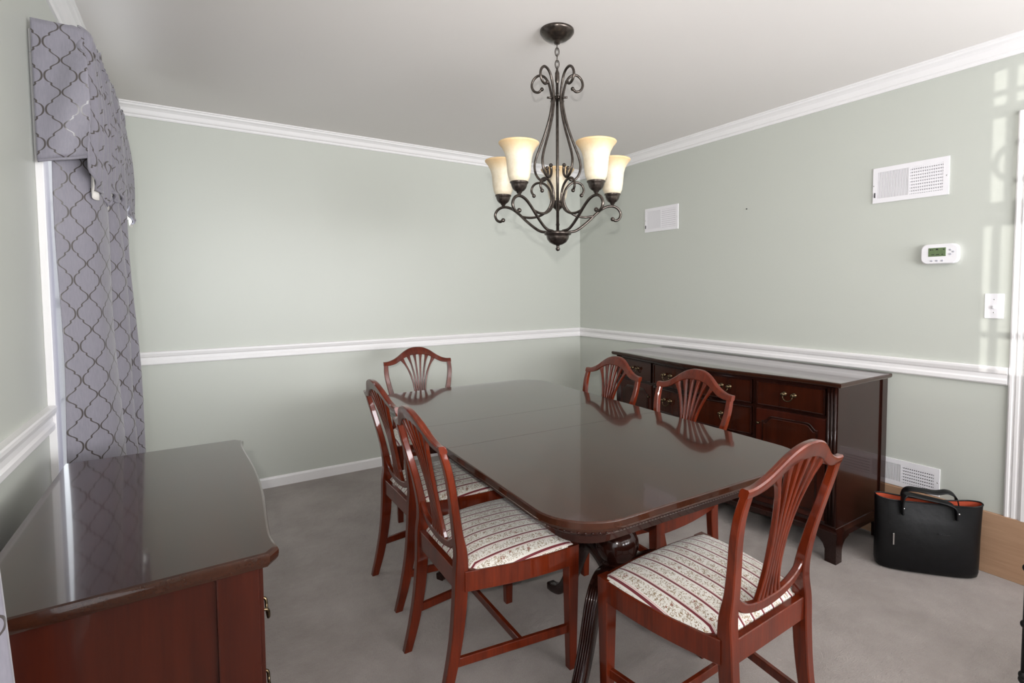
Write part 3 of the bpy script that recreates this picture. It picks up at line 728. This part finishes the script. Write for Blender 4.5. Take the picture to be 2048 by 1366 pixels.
def body_ring(z, e_=0.0):
    hw = 0.418+e_; n = 36; return [Vector((CB+.005, -hw, z)), Vector((CB+.005, hw, z))]+[Vector((serp(hw-2*hw*i/n)-.026+e_, hw-2*hw*i/n, z)) for i in range(n+1)]
shade_auto(outline('body', [body_ring(.12), body_ring(.82)], M['wood_case'], CH), 30)
shade_auto(outline('base_moulding', [body_ring(.085, .012), body_ring(.108, .012), body_ring(.122, .002)], M['wood_case'], CH), 30)
for s in (-1, 1):
    ys = sorted((s*0.4175, s*0.427))
    box('side_stile', (0.125, ys[0], .12), (0.194, ys[1], .82), M['wood_case'], CH, 0.003)
    box('side_stile', (CB+.005, ys[0], .12), (CB+.06, ys[1], .82), M['wood_case'], CH, 0.003)
    box('side_rail', (CB+.06, ys[0], .12), (0.125, ys[1], .18), M['wood_case'], CH, 0.003)
    for xa in (CB+.006, 0.14): box('foot', (xa, *(sorted((s*0.43, s*0.37))[0:1]), 0), (xa+.055, sorted((s*0.43, s*0.37))[1], .086), M['wood_case'], CH, 0.006)
for z0, z1 in ((.14, .33), (.345, .53), (.545, .68), (.695, .805)):
    rings = []
    for i in range(25):
        y = -.385+.77*i/24; x = serp(y)-.030
        rings.append([Vector((x-.01, y, z0)), Vector((x-.01, y, z1)), Vector((x+.006, y, z1)), Vector((x+.010, y, z1-.004)), Vector((x+.010, y, z0+.004)), Vector((x+.006, y, z0))])
    dr = shade_auto(outline('drawer', rings, M['wood_panel'], CH), 30)
    for yy in (-.2, .2):
        tube('bail_pull', catmull([(serp(yy)-.024, yy-.026, (z0+z1)/2+.012), (serp(yy)-.006, yy-.026, (z0+z1)/2+.008), (serp(yy)-.004, yy-.018, (z0+z1)/2-.014), (serp(yy)-.004, yy+.018, (z0+z1)/2-.014), (serp(yy)-.006, yy+.026, (z0+z1)/2+.008), (serp(yy)-.024, yy+.026, (z0+z1)/2+.012)], 4), .0035, M['brass'], dr)

# ------------------------------------------------------------------ curtains
def cloth(name, path_fn, z_list, n, mat, par=None, lab=None, thick=0.0015, uvoff=(0, 0)):
    """path_fn(t, z) -> (x, y); uv from arc length and height"""
    bm = bmesh.new(); uvl = bm.loops.layers.uv.new('UVMap'); V_ = {}; UVs = {}
    zm = z_list[len(z_list)//2]
    for j, z in enumerate(z_list):
        L_ = 0; prev = None
        for i in range(n+1):
            p = path_fn(i/n, z); zz = p[2] if len(p) > 2 else z; q_ = Vector((p[0], p[1], zz))
            ref = Vector(path_fn(i/n, zm)[:2])
            if prev is not None: L_ += (ref-prev).length
            prev = ref; V_[i, j] = bm.verts.new(q_); UVs[V_[i, j]] = (L_+uvoff[0], z+uvoff[1])
    for j in range(len(z_list)-1):
        for i in range(n):
            f = bm.faces.new((V_[i, j], V_[i+1, j], V_[i+1, j+1], V_[i, j+1]))
            for lp in f.loops: lp[uvl].uv = UVs[lp.vert]
    me = bpy.data.meshes.new(name); bm.to_mesh(me); bm.free()
    o = obj(name, me, mat, par, True)
    sol = o.modifiers.new('thickness', 'SOLIDIFY'); sol.thickness = thick; sol.offset = 0
    return o
def lin(a, b, n): return [a+(b-a)*i/n for i in range(n+1)]
# long panel: return piece towards the camera, then vertical folds
PN = [(-3.420, -1.676), (-3.402, -1.668), (-3.376, -1.652), (-3.348, -1.630), (-3.322, -1.600), (-3.306, -1.555), (-3.302, -1.51), (-3.322, -1.475), (-3.332, -1.45), (-3.316, -1.415), (-3.288, -1.385), (-3.276, -1.35), (-3.292, -1.315), (-3.315, -1.29), (-3.318, -1.26), (-3.290, -1.225), (-3.268, -1.195), (-3.272, -1.16), (-3.30, -1.13), (-3.34, -1.115), (-3.375, -1.10), (-3.40, -1.06)]
PNs = catmull([(a, b, 0) for a, b in PN], 8)
def panel(t, z):
    k_ = t*(len(PNs)-1); i = min(int(k_), len(PNs)-2); p = PNs[i].lerp(PNs[i+1], k_-i)
    fl = (1.95-z)/1.95                       # flare outwards to the hem
    x = XL+0.02 + (p.x-XL-0.02)*(0.88+0.32*fl) + 0.004*math.sin(7*z+9*t)
    return (x, p.y + 0.035*fl*(t-0.5) + 0.004*math.sin(5*z+13*t))
cur = tag(cloth('curtain_panel', panel, lin(0.03, 2.12, 40), 120, M['curtain']), 'long lilac-grey curtain panel with dark quatrefoil lattice at the far window', 'curtain')
# valance: gathered ruffled header, return towards the camera, softly swagged hem
def val_path(t):
    ret = 0.14; ln = 1.0; tot = ret+ln; s = t*tot
    if s < ret: return Vector((-3.452+0.125*(s/ret), -1.705, 0)), s
    return Vector((-3.327, -1.705+(s-ret), 0)), s
def valance(t, z):
    p, s = val_path(t); q_ = Vector((p.x, p.y))
    top = 2.175; f = (top-z)/0.45
    g = max(0.0, s-0.10)
    amp = min(1, g/0.05)
    env = 0.006+0.004*math.sin(PI*min(1, max(0, f)))
    hd = 1.0 if f > 0.16 else 2.8
    q_.x += amp*env*hd*math.sin(2*PI*s/0.058+0.8*math.sin(9*s)) + (0.014*math.sin(PI*min(1, f*1.05))+0.034*f*min(1, max(0, s-0.14)/0.35) if f > 0.1 else 0.0)*amp
    if abs(f-0.13) < 0.05: q_.x -= 0.012*amp
    if s < 0.15: q_.y -= 0.020*math.sin(PI*min(1, max(0, f)))*(s/0.15) + 0.010*math.sin(45*s+7*f)*min(1, 3*f)*(s/0.15)
    r_ = max(0, s-0.14)
    hem = 0.085*min(1, r_/0.10)*math.exp(-((r_-0.12)/0.22)**2) + 0.02*min(1, r_/0.6) + 0.022*math.sin(2*PI*r_/0.15)*min(1, r_/0.1) + 0.05*max(0, (r_-0.6)/0.4)
    if s < 0.14: hem = -0.03*(s/0.14)
    zz = top - f*(0.43+hem)
    zz += (0.013*math.sin(2*PI*s/0.05+1.1*math.sin(17*s))*(1-f*5)*amp if f < 0.2 else 0)
    return (q_.x, q_.y, zz)
VE = empty('window_valance', (XL, -1.2, 1.74), label='gathered lilac-grey lattice valance above the far window', cat='valance')
vo = Vector((XL, -1.2, 1.74))
v_ = cloth('valance_cloth', lambda t, z: tuple(Vector(valance(t, z))-vo), lin(1.725, 2.175, 26), 170, M['curtain'], VE, uvoff=(0.02, 0.04))
# white lining showing below the hem where the folds tip forward
def lining(t, z):
    x, y, zz = valance(0.16+0.84*t, z)
    f = (2.175-z)/0.45
    return (x-0.012+0.004*f, y+0.004, zz-0.034*f*(0.5+0.5*math.sin(2*PI*t*6.3)))
cloth('valance_lining', lambda t, z: tuple(Vector(lining(t, z))-vo), lin(1.725, 1.95, 12), 150, M['lining_white'], VE)
def hemcord(t): return Vector(valance(t, 1.725))-vo+Vector((0.001, -0.001, -0.003))
tube('hem_cord', [hemcord(i/150) for i in range(151)], 0.0042, M['curtain'], VE, 6)
tube('curtain_rod', [Vector((XL+0.01, -1.66, 2.115))-vo, Vector((-3.345, -1.66, 2.115))-vo, Vector((-3.345, -0.70, 2.115))-vo, Vector((XL+0.01, -0.70, 2.115))-vo], 0.008, M['white'], VE, 8)
# panel at the nearer window, only its edge enters the picture
def panel2(t, z):
    y = -2.930-0.30*t; x0 = -3.297+(0.96-z)*0.05
    return (x0-(0.03-0.03*math.cos(2*PI*t*3.0))-0.03*t, y)
tag(cloth('curtain_panel', panel2, lin(0.03, 2.12, 24), 60, M['curtain']), 'lilac-grey curtain edge at the left border beside the serving chest', 'curtain')

# ------------------------------------------------------------------ chandelier
CC = Vector((-1.735, -2.07, 0)); view = math.atan2(CC.y-CAM.y, CC.x-CAM.x)
CL = empty('chandelier', CC+Vector((0, 0, 1.5)), view, 'bronze scroll-arm chandelier with five cream glass bell shades', 'chandelier')
zo = -1.5; BZ = M['bronze']
def rz(r_, z, a): return Vector((r_*math.cos(a), r_*math.sin(a), z+zo))
lathe('canopy', [(0, 2.44), (.073, 2.44), (.073, 2.432), (.070, 2.428), (.064, 2.420), (.048, 2.408), (.028, 2.400), (.014, 2.396), (.012, 2.386), (0, 2.384)], BZ, CL, 36, (0, 0, zo))
for i in range(5):
    z0 = 2.378-0.026*i; bm = bmesh.new()
    lk = [Vector((0.0085*math.cos(2*PI*k_/14), 0, z0+zo+0.018*math.sin(2*PI*k_/14))) for k_ in range(14)]
    if i % 2: lk = [Vector((0, v.x, v.z)) for v in lk]
    tube('chain_link', lk, 0.0022, BZ, CL, 6, closed=True)
tube('stem', [(0, 0, 2.262+zo), (0, 0, 1.56+zo)], 0.0065, BZ, CL, 10)
lathe('stem_cap', [(0, 2.285), (.004, 2.283), (.006, 2.272), (.010, 2.262), (.010, 2.23), (.0065, 2.22)], BZ, CL, 14, (0, 0, zo))
lathe('top_collar', [(.0065, 2.162), (.020, 2.162), (.022, 2.156), (.020, 2.150), (.0065, 2.150)], BZ, CL, 20, (0, 0, zo))
lathe('hub', [(0, 1.590), (.020, 1.589), (.055, 1.586), (.060, 1.580), (.058, 1.573), (.050, 1.570), (.049, 1.562), (.046, 1.553), (.036, 1.540), (.020, 1.531), (.008, 1.528), (.006, 1.520), (.010, 1.514), (.008, 1.506), (0, 1.502)], BZ, CL, 32, (0, 0, zo))
UPR = [(.024, 2.154), (.030, 2.192), (.042, 2.232), (.062, 2.257), (.088, 2.263), (.110, 2.247), (.117, 2.222), (.106, 2.200), (.086, 2.193), (.070, 2.204)]
LOR = [(.024, 2.154), (.027, 2.12), (.038, 2.07), (.058, 2.01), (.081, 1.955), (.099, 1.910), (.106, 1.875), (.100, 1.842), (.083, 1.818), (.062, 1.812), (.047, 1.826), (.044, 1.846), (.048, 1.864)]
ARM = [(.035, 1.586), (.075, 1.590), (.105, 1.606), (.145, 1.638), (.184, 1.674), (.220, 1.699), (.256, 1.707), (.284, 1.697), (.298, 1.675), (.292, 1.653), (.275, 1.643), (.259, 1.649)]
CSC = [(.170, 1.660), (.125, 1.653), (.080, 1.660), (.044, 1.684), (.028, 1.725), (.036, 1.768), (.062, 1.797), (.092, 1.803), (.114, 1.791), (.121, 1.768), (.110, 1.748)]
shade_prof = [(.0, .004), (.026, .004), (.036, .010), (.043, .026), (.047, .050), (.0485, .075), (.051, .098), (.057, .120), (.067, .139), (.077, .151), (.0805, .156), (.080, .159), (.077, .158), (.066, .143), (.055, .122), (.0485, .099), (.046, .076), (.0445, .050), (.040, .027), (.034, .014), (.0, .009)]
for i in range(5):
    a = 2*PI*i/5
    def P3(tab, n=6): return [rz(p.x, p.y, a) for p in catmull([(r_, z, 0) for r_, z in tab], n)]
    arm = tube('arm', P3(ARM), 0.0062, BZ, CL, 8, 0.0095)
    tube('scroll_rod', P3(UPR[::-1][:-1]+LOR), 0.0056, BZ, CL, 8, 0.0085)
    b2 = bmesh.new(); bmesh.ops.create_uvsphere(b2, u_segments=10, v_segments=8, radius=.0085, matrix=Matrix.Translation(rz(*UPR[-1], a)))
    obj('scroll_tip', finish(b2, 'tip'), BZ, CL, True)
    tube('inner_scroll', P3(CSC), 0.0054, BZ, CL, 8, 0.0085)
    tube('collar_pin', [rz(.010, 2.156, a+PI/5), rz(.046, 2.156, a+PI/5)], 0.0045, BZ, CL, 8)
    cx = rz(.258, 0, a)
    lathe('candle_cup', [(0, 1.706), (.006, 1.706), (.007, 1.714), (.010, 1.717), (.012, 1.722), (.020, 1.727), (.027, 1.735), (.031, 1.745), (.033, 1.753), (.037, 1.757), (.036, 1.761), (0, 1.761)], BZ, CL, 24, (cx.x, cx.y, zo))
    sh = lathe('glass_shade', shade_prof, M['scavo'], CL, 36); sh.location = (cx.x, cx.y, 1.754+zo)

# ------------------------------------------------------------------ black tote bag
BW = Vector((0.25, -0.31, 0)).normalized(); BN = Vector((-BW.y, BW.x, 0))
BG = empty('handbag', Vector((-0.275, -2.975, 0))+BN*0.072, math.atan2(BW.y, BW.x), 'black leather tote handbag with orange lining on the carpet by the oak board', 'bag')
def bag_ring(z, w_, d_, lean=0.0, e_=3.2, n=48, pinch=0.0):
    out = []
    for i in range(n):
        a = 2*PI*i/n; ca, sa = math.cos(a), math.sin(a)
        x = w_*math.copysign(abs(ca)**(2/e_), ca); y = d_*math.copysign(abs(sa)**(2/e_), sa)*(1-pinch*(1-min(1, abs(x/w_)/0.8)**2))
        out.append(Vector((x, y+lean, z + 0.012*(x/w_)**2*(z/0.34) - 0.01*(1 if sa < 0 else -0.4)*abs(sa)*(z > 0.3))))
    return out
sec = [(.004, .196, .056), (.010, .203, .064), (.03, .207, .068), (.10, .208, .066), (.18, .209, .058), (.26, .212, .046), (.325, .215, .036), (.334, .215, .035)]
shade_auto(outline('bag_body', [bag_ring(z, a, b, -.004*z/.1, pinch=0.8*max(0, (z-.2)/.134)) for z, a, b in sec], M['leather'], BG, cap=False), 60)
outline('bag_base', [bag_ring(.002, .19, .05, 0), bag_ring(.005, .197, .057, 0)], M['leather'], BG)
shade_auto(outline('bag_lining', [bag_ring(.333, .212, .032, -.013, pinch=.8), bag_ring(.30, .208, .034, -.012, pinch=.6), bag_ring(.12, .19, .045, -.006), bag_ring(.05, .18, .04, 0)], M['lining'], BG, cap=False), 60)
tube('bag_rim', bag_ring(.335, .2145, .0345, -.0134, pinch=.8), .0036, M['leather'], BG, 6, closed=True)
def strap(name, pts, w_=0.011, t_=0.0035):
    C = catmull(pts, 6); secs = []
    for i, p in enumerate(C):
        t = (C[min(i+1, len(C)-1)]-C[max(i-1, 0)]).normalized(); sd = Vector((0, 1, 0.25)); sd = (sd-t*sd.dot(t)).normalized(); up = t.cross(sd)
        secs.append((p, sd*w_, up*t_))
    return shade_auto(loft_rect(name, secs, M['leather'], BG, 0.002), 50)
strap('handle', [(-.110, -.046, .270), (-.110, -.042, .320), (-.104, -.040, .352), (-.085, -.030, .362), (-.04, -.028, .356), (.02, -.030, .348), (.070, -.036, .340), (.100, -.042, .322), (.104, -.046, .270)], .018)
strap('handle', [(-.085, .026, .29), (-.088, .026, .340), (-.070, .018, .372), (-.02, .005, .376), (.04, .004, .372), (.085, .010, .378), (.118, .018, .362), (.132, .026, .330), (.134, .028, .30)], .018)
for x in (-.105, .112):
    lathe('rivet', [(0, 0), (.004, 0), (.004, .002), (0, .003)], M['nickel'], BG, 10).matrix_local = Matrix.Translation((x, -.052, .300)) @ Matrix.Rotation(PI/2, 4, 'X')
box('zip_pull', (-.152, -.071, .13), (-.146, -.066, .185), M['nickel'], BG, 0.001).rotation_euler = (0, 0.0, 0)
for i in range(6): box('embossed_mark', (.030+.008*i, -.0675, .1995), (.0355+.008*i, -.0635, .2015+.003*(i == 0)), M['gap'], BG)

# ------------------------------------------------------------------ wrought iron rack at the right border
RK = empty('iron_rack', (-0.93, -3.455, 0), 0, 'black wrought-iron rack post with ball knobs at the right border', 'rack')
IR = M['iron']; RL, RD = 0.62, 0.30               # length towards -y, depth towards +x
for y in (0, -RL):
    for x in (0, RD):
        tube('post', [(x, y, 0), (x, y, 0.90)], 0.0075, IR, RK, 10)
        for z in (0.10, 0.115, 0.28, 0.46, 0.90):
            b2 = bmesh.new(); bmesh.ops.create_uvsphere(b2, u_segments=12, v_segments=8, radius=0.0135, matrix=Matrix.Translation((x, y, z)))
            obj('knob', finish(b2, 'knob'), IR, RK, True)
for z in (0.20, 0.56, 0.88):
    bm = bmesh.new()
    for y in lin(-RL, 0, 10): bm_box(bm, (0, y-.004, z-.004), (RD, y+.004, z+.004))
    for x in (0, RD): bm_box(bm, (x-.006, -RL, z-.012), (x+.006, 0, z+.006))
    obj('shelf', finish(bm, 'shelf'), IR, RK)
def spiral(cx_, cz_, r0, turns, a0, sg=1, n=40): return [(cx_+r0*(1-.75*i/n)*math.cos(a0+sg*turns*2*PI*i/n), cz_+r0*(1-.75*i/n)*math.sin(a0+sg*turns*2*PI*i/n)) for i in range(n+1)]
for zc, r_ in ((0.72, .09),):
    for yc, sg in ((-.17, 1), (-.45, -1)):
        tube('scroll', [(RD, yc+a, zc+b) for a, b in spiral(0, 0, r_, 1.4, PI/2, sg)], 0.007, IR, RK, 8, .011)
